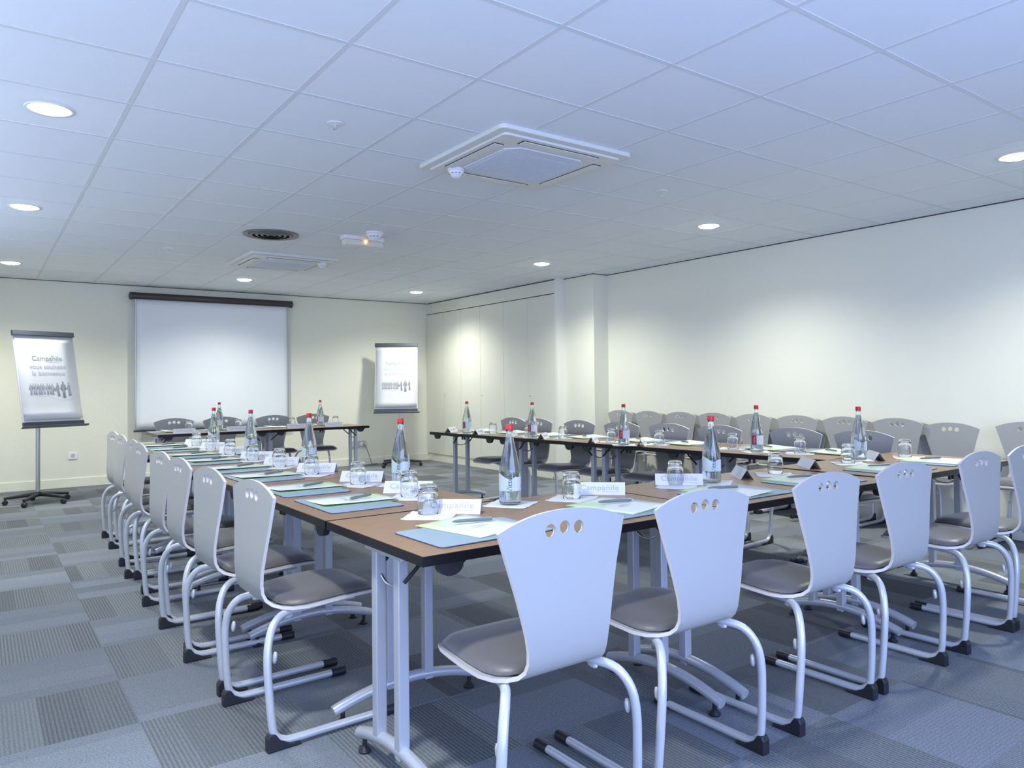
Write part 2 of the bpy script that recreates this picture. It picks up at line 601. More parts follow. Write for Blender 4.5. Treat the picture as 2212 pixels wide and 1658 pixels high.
# emergency light
r = empty('emergency_light', (2.80, 6.38, H), 0, 'white emergency light with a glowing amber bulb beside the big smoke detector', 'light')
new('housing', box(-.19, .19, -.055, .055, -.035, 0), 'white_pl', r, bevel=.006)
new('lens_cover', box(-.18, .18, -.048, .048, -.085, -.035), 'lens', r, bevel=.008)
new('bulb', lathe([(0, -.012), (.01, -.008), (.014, 0), (.01, .008), (0, .012)], 12), 'amber', r, smooth=True, loc=(.01, -.056, -.05))
new('exit_face', box(-.17, .17, -.0505, -.049, -.078, -.072), 'white_pl', r)

# sprinkler rosettes
def rosette():
    r = empty('sprinkler')
    new('rosette', lathe([(0, 0), (.042, 0), (.044, -.004), (.03, -.008), (.0, -.008)], 28), 'white_pl', r, smooth=True, auto=40)
    bm = lathe([(0, -.03), (.012, -.03), (.012, -.027), (.004, -.025), (.004, -.008)], 12)
    new('sprinkler_head', bm, 'chrome', r)
    return r


SP = Proto(rosette())
for x, y, d in ((1.4765, 3.694, 'left of the near air conditioner'), (3.8765, 3.694, 'right of the near air conditioner'),
                (1.4765, 7.894, 'left of the far air conditioner'), (3.8765, 7.894, 'right of the far air conditioner')):
    SP.put((x, y, H), 0, 'small chrome sprinkler head in a white rosette, ' + d, 'sprinkler', 'ceiling sprinklers')

# ------------------------------------------------------------------ projection screen
r = empty('projection_screen', (2.63, YB - .07, .6), 0, 'pull-down white projection screen with dark brown case on the back wall', 'projection screen')
bm = bmesh.new()
n = 26
for a in range(n + 1):
    pass
prof = [(-.032, -.04), (.032, -.04), (.045, -.022), (.045, .025), (.03, .045), (-.03, .045), (-.045, .025), (-.045, -.022)]
va = [bm.verts.new((-1.04, y, z)) for y, z in prof]; vb = [bm.verts.new((1.04, y, z)) for y, z in prof]
bm.faces.new(va[::-1]); bm.faces.new(vb)
for k in range(8): bm.faces.new([va[k], va[(k + 1) % 8], vb[(k + 1) % 8], vb[k]])
bmesh.ops.recalc_face_normals(bm, faces=bm.faces)
new('case', bm, 'screen_case', r, loc=(0, 0, 1.822), smooth=True, auto=50)
for s in (-1, 1):
    bmk = lathe([(0, .0), (.03, 0), (.05, -.008), (.05, -.03), (0, -.03)], 20)
    bmesh.ops.transform(bmk, matrix=Matrix.Rotation(s * PI / 2, 4, 'Y'), verts=bmk.verts)
    new('end_cap', bmk, 'darkbar', r, loc=(s * 1.062, 0, 1.822), smooth=True, auto=40)
bm = bmesh.new()
NX, NZ = 24, 16
g = []
for j in range(NZ + 1):
    row = []
    z = .075 + (1.80 - .075) * j / NZ
    for i in range(NX + 1):
        x = -.99 + 1.98 * i / NX
        t = j / NZ
        xs = x + (.012 * math.sin(PI * t) if i == 0 else 0)
        y = -.01 + .006 * math.sin(x * 2.2 + 1) * math.sin(PI * t)
        row.append(bm.verts.new((xs, y, z)))
    g.append(row)
for j in range(NZ):
    for i in range(NX):
        bm.faces.new([g[j][i], g[j][i + 1], g[j + 1][i + 1], g[j + 1][i]])
o = new('fabric', bm, 'screen', r, smooth=True)
sd = o.modifiers.new('thickness', 'SOLIDIFY'); sd.thickness = .002
for s in (-1, 1):
    new('fabric_edge', box(s * .990 - .0035, s * .990 + .0035, -.016, -.005, .075, 1.80), 'alu', r)
new('bottom_bar', box(-1.01, 1.01, -.022, .004, .055, .078), 'screen_case', r, bevel=.003)

# ------------------------------------------------------------------ sockets on the back wall
def plate(bm, x0, x1, z0, z1, y1=0, t=.012):
    bx(bm, x0, x1, y1 - t, y1, z0, z1); return bm


r = empty('wall_socket', (.955, YB, .39), 0, 'white wall socket low on the back wall right of the left flipchart', 'socket')
new('face_plate', plate(bmesh.new(), -.048, .048, -.042, .042), 'white_pl', r, bevel=.003)
bm = lathe([(0, 0), (.024, 0)], 20); bmesh.ops.transform(bm, matrix=Matrix.Rotation(PI / 2, 4, 'X'), verts=bm.verts)
new('socket_recess', bm, 'socket', r, loc=(0, -.0125, 0))
r = empty('wall_socket', (4.72, YB, .33), 0, 'grey double wall socket by the right end of the far tables', 'socket')
new('face_plate', plate(bmesh.new(), -.13, .12, -.045, .045, 0, .025), 'socket', r, bevel=.004)
for x in (-.06, .05):
    bm = lathe([(0, 0), (.028, 0)], 20); bmesh.ops.transform(bm, matrix=Matrix.Rotation(PI / 2, 4, 'X'), verts=bm.verts)
    new('socket_recess', bm, 'white_pl', r, loc=(x, -.0255, 0))
bm = tube(smooth_path([(4.79, YB - .03, .32), (4.80, YB - .07, .31), (4.84, YB - .09, .22), (4.90, YB - .07, .08), (4.93, YB - .05, .012), (5.02, YB - .06, .008)]), .004, 6)
tag(new('power_cable', bm, 'black'), 'thin black cable hanging from the grey double wall socket', 'cable')


# ------------------------------------------------------------------ flipcharts
def person(x, s, pose=0):
    """flat printed silhouette outline, feet at y=0"""
    P = {0: [(-.10, 0), (-.04, 0), (0, .42), (.05, 0), (.11, 0), (.08, .45), (.09, .60), (.16, .50), (.19, .53), (.12, .78), (.04, .82), (.03, .84), (.055, .90), (.03, .98), (-.03, .98), (-.055, .90), (-.03, .84), (-.04, .82), (-.12, .78), (-.19, .53), (-.15, .50), (-.09, .60), (-.08, .45)],
         1: [(-.05, 0), (.0, .02), (.02, .3), (.09, .05), (.13, .06), (.09, .5), (.11, .76), (.03, .82), (.05, .9), (.02, .98), (-.04, .96), (-.05, .88), (-.02, .82), (-.1, .75), (-.12, .5), (-.06, .48), (-.07, .25)]}[pose]
    return [(x + a * s, b * s) for a, b in P]


def flat(bm, outline, z, mi):
    vs = [bm.verts.new((a, b, z)) for a, b in outline]
    f = bm.faces.new(vs); f.material_index = mi
    bmesh.ops.triangulate(bm, faces=[f])


def flipchart(loc, yaw, lean, bw, label, off=0):
    r = empty('flipchart', loc, yaw, label, 'flipchart', 'flipcharts beside the projection screen')
    base = new('base_hub', lathe([(0, .075), (.03, .075), (.035, .10), (.03, .12), (.018, .125)], 20), 'black', r, smooth=True, auto=40)
    for k in range(5):
        a = -PI / 2 + .35 + k * 2 * PI / 5
        d = Vector((math.cos(a), math.sin(a), 0))
        leg = new('leg', tube([d * .02 + Vector((0, 0, .098)), d * .12 + Vector((0, 0, .092)), d * .31 + Vector((0, 0, .072))], [.024, .021, .015], 10), 'black', r, smooth=True, auto=50)
        bmw = lathe([(0, -.022), (.022, -.022), (.027, -.014), (.027, .014), (.022, .022), (0, .022)], 16)
        bmesh.ops.transform(bmw, matrix=Matrix.Rotation(a, 4, 'Z') @ Matrix.Rotation(PI / 2, 4, 'X'), verts=bmw.verts)
        new('caster', bmw, 'black', leg, loc=d * .30 + Vector((0, 0, .0275)), smooth=True, auto=40)
        new('caster_stem', tube([(0, 0, .03), (0, 0, .075)], .008, 8), 'darkbar', leg, loc=d * .30)
    new('pole', tube([(0, .02, .11), (0, .02, .90)], .022, 16), 'alu', r, smooth=True, auto=50)
    # tilting board: local frame x right, z up the board, y = out of the board (towards -y viewer)
    hb = 1.02
    B = empty('board', (0, -.02, .84), 0); B.parent = r; B.location = (off, -.02, .84); B.rotation_euler = (-lean, 0, 0)
    hw = bw / 2
    new('back_panel', box(-hw, hw, .0, .014, 0, hb), 'white_pl', B, bevel=.003)
    new('top_clamp', box(-hw - .005, hw + .005, -.022, .018, hb - .03, hb + .025), 'darkbar', B, bevel=.003)
    new('pen_tray', boxes((-hw - .015, hw + .03, -.05, .014, -.035, -.018), (-hw - .005, hw + .0, -.012, .01, -.018, .03)), 'darkbar', B, bevel=.003)
    # paper pad with a slight curl at the bottom
    bm = bmesh.new()
    rows = []
    for j in range(13):
        t = j / 12
        z = .055 + (hb - .085) * t
        y = -.006 - .014 * max(0, (.12 - t) / .12) ** 2
        rows.append([bm.verts.new((x, y, z)) for x in (-hw + .012, -hw / 2, 0, hw / 2, hw - .012)])
    for A, C in zip(rows, rows[1:]):
        for i in range(4): bm.faces.new([A[i], A[i + 1], C[i + 1], C[i]])
    o = new('paper_pad', bm, 'paper', B, smooth=True)
    sd = o.modifiers.new('thickness', 'SOLIDIFY'); sd.thickness = .003; sd.offset = 0
    # print: built flat in (x, y) then stood up on the page
    bm = bmesh.new()
    k = bw / .64
    T = lambda x, y: Matrix.Translation((x, y, 0))
    join_bm(bm, text_bm('Campanile', .076 * k), T(0, .735), 0)
    join_bm(bm, text_bm('vous souhaite', .070 * k), T(0, .640), 1)
    join_bm(bm, text_bm('la bienvenue', .070 * k), T(0, .565), 1)
    flat(bm, [(.045, .757), (.052, .771), (.068, .771), (.075, .757), (.070, .757), (.065, .765), (.055, .765), (.050, .757)], 0, 2)
    for q in range(8): flat(bm, [(.01 + q * .016, .695), (.020 + q * .016, .695), (.020 + q * .016, .701), (.01 + q * .016, .701)], 0, 1)
    for q in range(9):
        x = -.20 + q * .026 + (.012 if q > 5 else 0)
        flat(bm, [(a, .33 + b) for a, b in person(x, .125, q % 2)], 0, 1)
    flat(bm, [(a, .305 + b) for a, b in person(.075, .16, 1)], 0, 0)
    flat(bm, [(a, .29 + b) for a, b in person(.135, .19, 0)], .0002, 0)
    flat(bm, [(a, .305 + b) for a, b in person(.195, .16, 1)], 0, 0)
    flat(bm, [(.025, .37), (.06, .37), (.06, .40), (.025, .40)], 0, 0)
    # thin ellipses under the figures
    for cx, cy, ra, rb in ((-.1, .36, .16, .05), (.13, .30, .13, .035)):
        bme = bmesh.new(); N = 30
        a = [bme.verts.new((cx + ra * math.cos(PI + PI * i / N), cy + rb * math.sin(PI + PI * i / N), 0)) for i in range(N + 1)]
        b = [bme.verts.new((cx + (ra - .002) * math.cos(PI + PI * i / N), cy + (rb - .002) * math.sin(PI + PI * i / N), 0)) for i in range(N + 1)]
        for i in range(N): bme.faces.new([a[i], a[i + 1], b[i + 1], b[i]])
        join_bm(bm, bme, None, 1)
    bmesh.ops.transform(bm, matrix=Matrix.Translation((0, -.0092, 0)) @ Matrix.Rotation(PI / 2, 4, 'X'), verts=bm.verts)
    new('print', bm, ['txt', 'txt_l', 'txt_g'], B)
    # B is an Empty part: fold its children into the thing so there are at most three levels
    return r


flipchart((.53, 9.66, 0), math.radians(24), math.radians(13), .63, 'flipchart on a wheeled stand left of the projection screen', .15)
flipchart((5.13, 10.34, 0), math.radians(-30), math.radians(10), .64, 'flipchart on a wheeled stand in the back right corner beside the wardrobes', -.06)


# ------------------------------------------------------------------ folding tables
def make_table(L, D=.70, fo=0.0, co=0.0):
    """long axis x, origin at the centre of its footprint on the floor"""
    r = empty('folding_table')
    t = .028
    new('tabletop', box(-L / 2 + .003, L / 2 - .003, -D / 2 + .003, D / 2 - .003, TZ - t + .001, TZ), 'wood', r)
    bm = bmesh.new()
    for a in ((-L / 2 + .0005, L / 2 - .0005, -D / 2, -D / 2 + .0032), (-L / 2 + .0005, L / 2 - .0005, D / 2 - .0032, D / 2), (-L / 2 + .0005, -L / 2 + .0032, -D / 2 + .0032, D / 2 - .0032), (L / 2 - .0032, L / 2 - .0005, -D / 2 + .0032, D / 2 - .0032)):
        bx(bm, a[0], a[1], a[2], a[3], TZ - t, TZ - .0006)
    bx(bm, -L / 2 + .003, L / 2 - .003, -D / 2 + .003, D / 2 - .003, TZ - t - .001, TZ - t + .0005)
    new('edge_band', bm, 'edge', r)
    for s in (-1, 1):
        lx = s * (L / 2 - .062)
        for yy in (co - .078, co + .078):
            new('leg', box(lx - .018, lx + .018, yy - .018, yy + .018, .082, TZ - t - .03), 'legm', r, bevel=.004)
        pts = [(lx, fo - .30 + .60 * i / 20, .052 + .052 * (1 - ((i - 10) / 10) ** 2)) for i in range(21)]
        foot = new('foot', tube(pts, .020, 12), 'legm', r, smooth=True, auto=50)
        for e in (-1, 1):
            g = new('glide', lathe([(0, 0), (.02, 0), (.022, .006), (.014, .016), (.008, .022), (.008, .045)], 16), 'black', foot, loc=(lx, fo + e * .265, 0), smooth=True, auto=40)
        new('cross_beam', box(lx - .024, lx + .024, co - .13, co + .13, TZ - t - .030, TZ - t - .001), 'legm', r, bevel=.003)
        new('locking_catch', tube(smooth_path([(lx, co - .06, .61), (lx, co - .025, .592), (lx, co + .025, .592), (lx, co + .06, .61)], 4), .005, 6), 'chrome', r, smooth=True)
        # folding struts
        for e in (-1, 1):
            new('folding_strut', tube([(lx, e * .10 + co, TZ - t - .10), (lx - s * .10, e * .10 + co, TZ - t - .01)], .006, 6), 'black', r)
        for e in (-1, 1):
            # half round black stacking buffers
            N = 10
            ol = [(-.055, 0)] + [(-.04 * math.cos(PI * i / N), -.012 - .03 * math.sin(PI * i / N)) for i in range(N + 1)] + [(.055, 0)]
            bmb = prism(ol, -.012, .012)
            bmesh.ops.transform(bmb, matrix=Matrix.Rotation(PI / 2, 4, 'X'), verts=bmb.verts)
            new('stacking_buffer', bmb, 'black', r, loc=(s * (L / 2 - .10), e * (D / 2 - .03), TZ - t))
    for e in (-1, 1):
        bmb = boxes((-.022, -.010, -.006, .006, -.03, 0), (.010, .022, -.006, .006, -.03, 0), (-.022, .022, -.006, .006, -.008, 0))
        new('linking_hook', bmb, 'black', r, loc=(0, e * (D / 2 - .04), TZ - t))
    return r


TG = 'folding tables of the square'
TBn = Proto(make_table(1.245, fo=-.085, co=-.015))
nlab = ['brown folding table at the near left corner of the square, closest to the camera',
        'brown folding table in the middle of the near row',
        'brown folding table at the near right corner of the square, end of near row']
for k in range(3):
    TBn.put((.965 + 1.252 * (k + .5), 2.175, 0.0 if k < 2 else .004), 0, nlab[k], 'table', TG)
TBl = Proto(make_table(1.148))
ords = ['first', 'second', 'third', 'fourth', 'fifth', 'sixth', 'seventh', 'eighth', 'ninth', 'tenth']
for k in range(4):
    TBl.put((1.318, 2.535 + 1.151 * (k + .5), 0), PI / 2, f'brown folding table in the left row, {ords[k]} counted from the near corner table', 'table', TG)
for k in range(2):
    TBl.put((1.47 + 1.15 * (k + .5), 8.42 + .35, 0), 0, ['brown folding table of the far row, left one, before the projection screen', 'brown folding table of the far row, right one with the free end'][k], 'table', TG)
# right row runs slightly askew
RA, RB = Vector((4.035, 2.545)), Vector((3.70, 6.80))
rd = (RB - RA).normalized(); rn = Vector((rd.y, -rd.x))
RL = (RB - RA).length / 4
TBr = Proto(make_table(RL - .003))
for k in range(4):
    c = RA + rd * RL * (k + .5) + rn * .35
    TBr.put((c.x, c.y, 0), math.atan2(rd.y, rd.x), f'brown folding table in the right row, {ords[k]} after the near right corner table', 'table', TG)


# ------------------------------------------------------------------ chairs
def make_chair():
    """faces +y, origin on the floor under the rear glides"""
    r = empty('conference_chair')
    # plywood shell : side profile (y, z, halfwidth)
    prof = [(.425, .437, .120), (.415, .444, .150), (.395, .450, .172), (.35, .455, .190), (.28, .456, .200), (.20, .452, .203), (.13, .447, .198), (.085, .446, .182), (.055, .449, .160),
            (.030, .458, .142), (.012, .474, .134), (.002, .496, .132), (-.002, .525, .134), (-.003, .565, .141), (0, .61, .151), (.004, .66, .163), (.009, .715, .178)]
    NW = 12
    bm = bmesh.new()
    rows = []
    for y, z, w in prof:
        rows.append([bm.verts.new((w * (2 * i / NW - 1), y, z)) for i in range(NW + 1)])
    for A, B in zip(rows, rows[1:]):
        for i in range(NW): bm.faces.new([A[i], A[i + 1], B[i + 1], B[i]])
    # planar top with three round holes, triangulated
    p0 = Vector((0, .009, .715)); d = Vector((0, .008, .15)).normalized()
    w0 = .178; s1 = .118; w1 = .213
    pts = [Vector((w0 * (2 * i / NW - 1), 0)) for i in range(NW + 1)]
    K = 4
    for k in range(1, K + 1): pts.append(Vector((w0 + (w1 - w0) * k / K, s1 * k / K)))
    NA = 14
    for k in range(1, NA):
        a = -1 + 2 * k / NA
        pts.append(Vector((-a * w1, s1 + .042 * (1 - abs(a) ** 2.2))))
    for k in range(K, 0, -1): pts.append(Vector((-(w0 + (w1 - w0) * k / K), s1 * k / K)))
    n = len(pts)
    E = [(i, (i + 1) % n) for i in range(n)]
    holes = [(-.048, .108), (0, .112), (.048, .108)]
    NH = 14; hr = .0175
    for hx, hy in holes:
        b0 = len(pts)
        for k in range(NH): pts.append(Vector((hx + hr * math.cos(2 * PI * k / NH), hy + hr * math.sin(2 * PI * k / NH))))
        E += [(b0 + k, b0 + (k + 1) % NH) for k in range(NH)]
    rs = delaunay_2d_cdt(pts, E, [], 1, 1e-6)
    vo, _, fo = rs[0], rs[1], rs[2]
    vm = []
    last = rows[-1]
    for v in vo:
        if abs(v.y) < 1e-5:
            i = round((v.x / w0 + 1) / 2 * NW); vm.append(last[i])
        else:
            q = p0 + d * v.y
            vm.append(bm.verts.new((v.x, q.y, q.z)))
    outl = pts[:n]

    def inside(x, y):
        c = False
        for i in range(n):
            a, b = outl[i], outl[(i + 1) % n]
            if (a.y > y) != (b.y > y) and x < (b.x - a.x) * (y - a.y) / (b.y - a.y) + a.x: c = not c
        return c
    for f in fo:
        cx = sum(vo[i].x for i in f) / len(f); cy = sum(vo[i].y for i in f) / len(f)
        if not inside(cx, cy): continue
        if any((cx - hx) ** 2 + (cy - hy) ** 2 < (hr * .97) ** 2 for hx, hy in holes): continue
        try: bm.faces.new([vm[i] for i in f])
        except ValueError: pass
    bmesh.ops.recalc_face_normals(bm, faces=bm.faces)
    bm.faces.ensure_lookup_table()
    # make normals point to the sitter side (up on the seat)
    if bm.faces[3].normal.z < 0: bmesh.ops.reverse_faces(bm, faces=bm.faces)
    sh = new('shell', bm, ['shell', 'shell_edge'], r, smooth=True)
    sd = sh.modifiers.new('ply', 'SOLIDIFY'); sd.thickness = .011; sd.offset = -1
    sd.material_offset_rim = 1; sd.use_even_offset = False
    es = sh.modifiers.new('split', 'EDGE_SPLIT'); es.split_angle = math.radians(40)
    # cushion
    cp = [(.412, .446, .135), (.395, .452, .158), (.35, .4575, .176), (.28, .4585, .186), (.20, .4545, .189), (.13, .4495, .184), (.090, .4485, .170), (.062, .451, .148), (.045, .456, .128)]
    bm = bmesh.new()
    top = []; bot = []
    N2 = 12
    for j, (y, z, w) in enumerate(cp):
        tj = j / (len(cp) - 1)
        rt = []; rb = []
        for i in range(N2 + 1):
            a = 2 * i / N2 - 1
            hgt = .024 * (max(0, 1 - abs(a) ** 5)) ** .5 * (max(0, 1 - abs(2 * tj - 1) ** 5)) ** .5
            rt.append(bm.verts.new((a * w, y, z + .002 + hgt))); rb.append(bm.verts.new((a * w, y, z + .0005)))
        top.append(rt); bot.append(rb)
    J = len(cp) - 1
    for j in range(J):
        for i in range(N2):
            bm.faces.new([top[j][i], top[j][i + 1], top[j + 1][i + 1], top[j + 1][i]])
            bm.faces.new([bot[j][i], bot[j + 1][i], bot[j + 1][i + 1], bot[j][i + 1]])
        bm.faces.new([top[j][0], top[j + 1][0], bot[j + 1][0], bot[j][0]])
        bm.faces.new([top[j][N2], bot[j][N2], bot[j + 1][N2], top[j + 1][N2]])
    for i in range(N2):
        bm.faces.new([top[0][i], bot[0][i], bot[0][i + 1], top[0][i + 1]])
        bm.faces.new([top[J][i], top[J][i + 1], bot[J][i + 1], bot[J][i]])
    bmesh.ops.recalc_face_normals(bm, faces=bm.faces)
    new('seat_cushion', bm, 'cushion', r, smooth=True)
    # tube frames
    for s in (-1, 1):
        pts = [(s * .135, .33, .434), (s * .135, .24, .432), (s * .138, .15, .426), (s * .155, .07, .424), (s * .188, .018, .408), (s * .214, -.012, .36), (s * .226, -.022, .29),
               (s * .232, -.018, .18), (s * .235, -.012, .10), (s * .236, -.004, .055), (s * .236, .022, .030), (s * .236, .06, .0225), (s * .236, .16, .0215), (s * .236, .30, .0205), (s * .236, .43, .0195)]
        fr = new('leg', tube(smooth_path(pts, 4), .0135, 12), 'tube', r, smooth=True, auto=60)
        # rear rubber wedge
        N = 6
        ol = [(-.030, 0), (.085, 0), (.085, .008), (.045, .016), (.012, .035), (-.004, .058), (-.022, .060), (-.030, .045)]
        bmb = prism(ol, -.0165, .0165)
        bmesh.ops.transform(bmb, matrix=Matrix(((0, 0, 1, s * .236), (1, 0, 0, 0), (0, 1, 0, 0.001), (0, 0, 0, 1))), verts=bmb.verts)
        bmesh.ops.recalc_face_normals(bmb, faces=bmb.faces)
        new('rubber_foot', bmb, 'black', fr, bevel=.005)
        bmb = tube([(s * .236, .405, .0185), (s * .236, .465, .0175)], .0170, 12)
        new('end_cap', bmb, 'black', fr, smooth=True, auto=50)
        # moulded stacking lugs on the frame
        for (lx, ly, lz) in ((s * .150, .075, .409), (s * .218, -.006, .300)):
            bmb = lathe([(0, -.020), (.005, -.018), (.008, -.008), (.008, .008), (.005, .018), (0, .020)], 12)
            bmesh.ops.transform(bmb, matrix=Matrix.Translation((lx, ly + (.012 if lz < .4 else 0), lz)) @ Matrix.Rotation(PI / 2 if lz > .4 else -.12, 4, 'X'), verts=bmb.verts)
            new('stacking_lug', bmb, 'tube', fr, smooth=True)
    bm = tube([(-.135, .28, .428), (.135, .28, .428)], .010, 8)
    tube([(-.135, .13, .424), (.135, .13, .424)], .010, 8, bm)
    new('cross_tube', bm, 'tube', r, smooth=True)
    return r


CH = Proto(make_chair())
j = lambda a: random.uniform(-a, a)
# near row, facing away from the camera
for k, x in enumerate((1.255, 1.815, 2.49, 3.045, 3.735, 4.255)):
    lab = ['pale grey chair at the near row, largest and closest, backrest towards the camera', None, None, None, None, 'pale grey chair at the right end of the near row, cut by the picture edge'][k]
    lab = lab or f'pale grey chair tucked to the near row of tables, {ords[k]} from the left'
    CH.put((x, 1.56, 0), j(.02), lab, 'chair', 'chairs along the near row')
# left row, facing right
for k, y in enumerate((2.785, 3.37, 3.95, 4.44, 5.2, 5.60, 6.28, 6.80)):
    CH.put(((.788, .774, .774, .778, .795, .816, .84, .858)[k], y, 0), -PI / 2 + .055 + j(.012), f'grey chair along the outer side of the left row, {ords[k]} from the near corner', 'chair', 'chairs along the left row')
# right row, facing left
for k, (x, y) in enumerate(((4.87, 2.767), (4.82, 3.262), (4.755, 3.907), (4.68, 4.377), (4.63, 4.897), (4.56, 5.395), (4.53, 5.998), (4.50, 6.39))):
    CH.put((x - .035, y, 0), PI / 2 + .06 + j(.02), f'dark looking grey chair behind the right row of tables, {ords[k]} from the near end', 'chair', 'chairs along the right row')
# far row, facing the camera
for k, x in enumerate((1.80, 2.32, 2.92, 3.42)):
    CH.put((x, 9.36, 0), PI + j(.03), f'grey chair behind the far row before the back wall, {ords[k]} from the left', 'chair', 'chairs along the far row')
# spare chairs against the right wall
wc = [(6.537, .856), (6.071, .856), (5.589, .863), (5.125, .86), (4.635, .86), (4.147, .874), (3.673, .883), (3.201, .889), (2.794, .883), (2.239, .894)]
for k, (y, z) in enumerate(wc):
    dbl = k != 8
    n_ = ords[len(wc) - 1 - k]
    CH.put((6.115 if dbl else 6.15, y, .025 if dbl else 0), PI / 2 + j(.03), (f'spare grey chair against right wall, front of the {n_} pair from the right' if dbl else 'single spare grey chair against right wall, bare wall showing through its holes'), 'chair', 'spare chairs against the right wall')
    if dbl:
        CH.put((6.205, y - .05, 0), PI / 2 + j(.03), f'spare grey chair against right wall, hidden rear one of the {n_} pair from the right', 'chair', 'spare chairs against the right wall')


# ------------------------------------------------------------------ things on the tables
def make_pad():
    r = empty('desk_pad')
    new('writing_surface', prism(rrect(.415, .295, .018), .0022, .0040), 'pad', r)
    new('underlay', prism(rrect(.418, .298, .019), 0, .0024), 'pad_edge', r)
    return r


def make_brochure():
    r = empty('brochure')
    W_, L_ = .225, .31
    bm = bmesh.new()
    NX, NY = 6, 10
    g = []
    for a in range(NX + 1):
        row = []
        for b in range(NY + 1):
            x = -W_ / 2 + W_ * a / NX; y = -L_ / 2 + L_ * b / NY
            t = a / NX
            z = .0035 + .006 * t ** 2 + .004 * t * (1 - b / NY) ** 3
            row.append(bm.verts.new((x, y, z)))
        g.append(row)
    for a in range(NX):
        for b in range(NY): bm.faces.new([g[a][b], g[a + 1][b], g[a + 1][b + 1], g[a][b + 1]])
    o = new('cover', bm, ['broch', 'green'], r, smooth=True)
    sd = o.modifiers.new('thickness', 'SOLIDIFY'); sd.thickness = .0012; sd.offset = -1; sd.material_offset_rim = 0; sd.material_offset = 0
    new('inner_sheet', box(-W_ / 2 + .001, W_ / 2 - .004, -L_ / 2 + .001, L_ / 2 - .001, 0, .0022), 'green', r)
    bm = bmesh.new()
    for a, w, z in ((-.03, .05, 0), (-.037, .075, 0)):
        for q in range(5):
            x0 = .0 - w / 2 + q * w / 5
            flat(bm, [(x0, a), (x0 + w / 5 * .75, a), (x0 + w / 5 * .75, a + .004), (x0, a + .004)], .0102, 0)
    new('print', bm, 'txt', r)
    return r


def make_pen():
    r = empty('ballpoint_pen')
    bm = tube([(-.065, 0, .0058), (-.055, 0, .0058), (.045, 0, .0058), (.060, 0, .0055), (.071, 0, .0050)], [.0050, .0058, .0056, .0045, .0012], 10)
    new('barrel', bm, 'pen', r, smooth=True, auto=60)
    new('clip', boxes((-.060, -.022, -.0015, .0015, .0118, .0132), (-.064, -.058, -.0015, .0015, .008, .0132)), 'alu', r)
    new('push_button', tube([(-.074, 0, .0058), (-.064, 0, .0058)], .0032, 8), 'alu', r)
    return r


def make_glass():
    # upside down tumbler, mouth on the napkin
    pr = [(.0350, .0), (.0362, .001), (.0378, .018), (.0388, .036), (.0380, .055), (.0350, .080), (.0318, .097), (.0298, .1045), (.0275, .1065), (0, .106),
          ]
    inn = [(0, .094), (.022, .0935), (.0280, .088), (.0325, .077), (.0360, .055), (.0368, .036), (.0359, .018), (.0344, .001), (.0350, .0)]
    bm = lathe(pr + inn, 36)
    bmesh.ops.remove_doubles(bm, verts=bm.verts, dist=1e-6)
    bmesh.ops.recalc_face_normals(bm, faces=bm.faces)
    return new('drinking_glass', bm, 'glass', None, smooth=True)


def make_napkin():
    bm = bmesh.new()
    N = 10; s = .088
    g = [[bm.verts.new((-s + 2 * s * a / N + (.002 * math.sin(b * 2.1) if a in (0, N) else 0), -s + 2 * s * b / N + (.002 * math.sin(a * 2.3) if b in (0, N) else 0), .0012 + .0022 * (.5 + .5 * math.sin(a * 1.3 + 1)) * (1 if b in (0, N) else .0))) for b in range(N + 1)] for a in range(N + 1)]
    for a in range(N):
        for b in range(N): bm.faces.new([g[a][b], g[a + 1][b], g[a + 1][b + 1], g[a][b + 1]])
    o = new('paper_napkin', bm, 'napkin', None, smooth=True)
    sd = o.modifiers.new('thickness', 'SOLIDIFY'); sd.thickness = .001; sd.offset = -1
    return o


def make_card():
    r = empty('name_tent')
    L_, h, w = .215, .049, .033
    t = .0009
    bm = bmesh.new()
    for s in (-1, 1):
        a = [bm.verts.new(p) for p in ((-L_ / 2, s * w, .0002), (L_ / 2, s * w, .0002), (L_ / 2, 0, h), (-L_ / 2, 0, h))]
        b = [bm.verts.new((v.co.x, v.co.y - s * t * 1.6 if v.co.z < .01 else 0, v.co.z if v.co.z < .01 else h - t * 1.5)) for v in a]
        bm.faces.new(a); bm.faces.new(b[::-1])
        for i in range(4): bm.faces.new([a[i], b[i], b[(i + 1) % 4], a[(i + 1) % 4]])
    bmesh.ops.recalc_face_normals(bm, faces=bm.faces)
    new('card', bm, 'paper', r)
    bm = bmesh.new()
    join_bm(bm, text_bm('Campanile', .036, spacing=1.08), Matrix.Translation((0, .0035, 0)), 0)
    flat(bm, [(.031, .014), (.034, .0185), (.041, .0185), (.044, .014), (.042, .014), (.040, .0165), (.035, .0165), (.033, .014)], .0002, 1)
    for q in range(8): flat(bm, [(.012 + q * .009, -.017), (.018 + q * .009, -.017), (.018 + q * .009, -.0145), (.012 + q * .009, -.0145)], 0, 2)
    ang = math.atan2(h, w)
    bmesh.ops.transform(bm, matrix=Matrix.Translation((0, -w / 2 - .0007, h / 2 + .0005)) @ Matrix.Rotation(ang, 4, 'X'), verts=bm.verts)
    new('lettering', bm, ['txt_l', 'txt_g', 'txt_l'], r)
    return r


BP = [(.0, 0), (.034, .0), (.0405, .004), (.0425, .012), (.0425, .118), (.0415, .135), (.037, .160), (.029, .196), (.021, .230), (.0150, .258), (.0132, .275), (.0132, .284), (.0142, .286), (.0142, .290), (.0125, .291)]


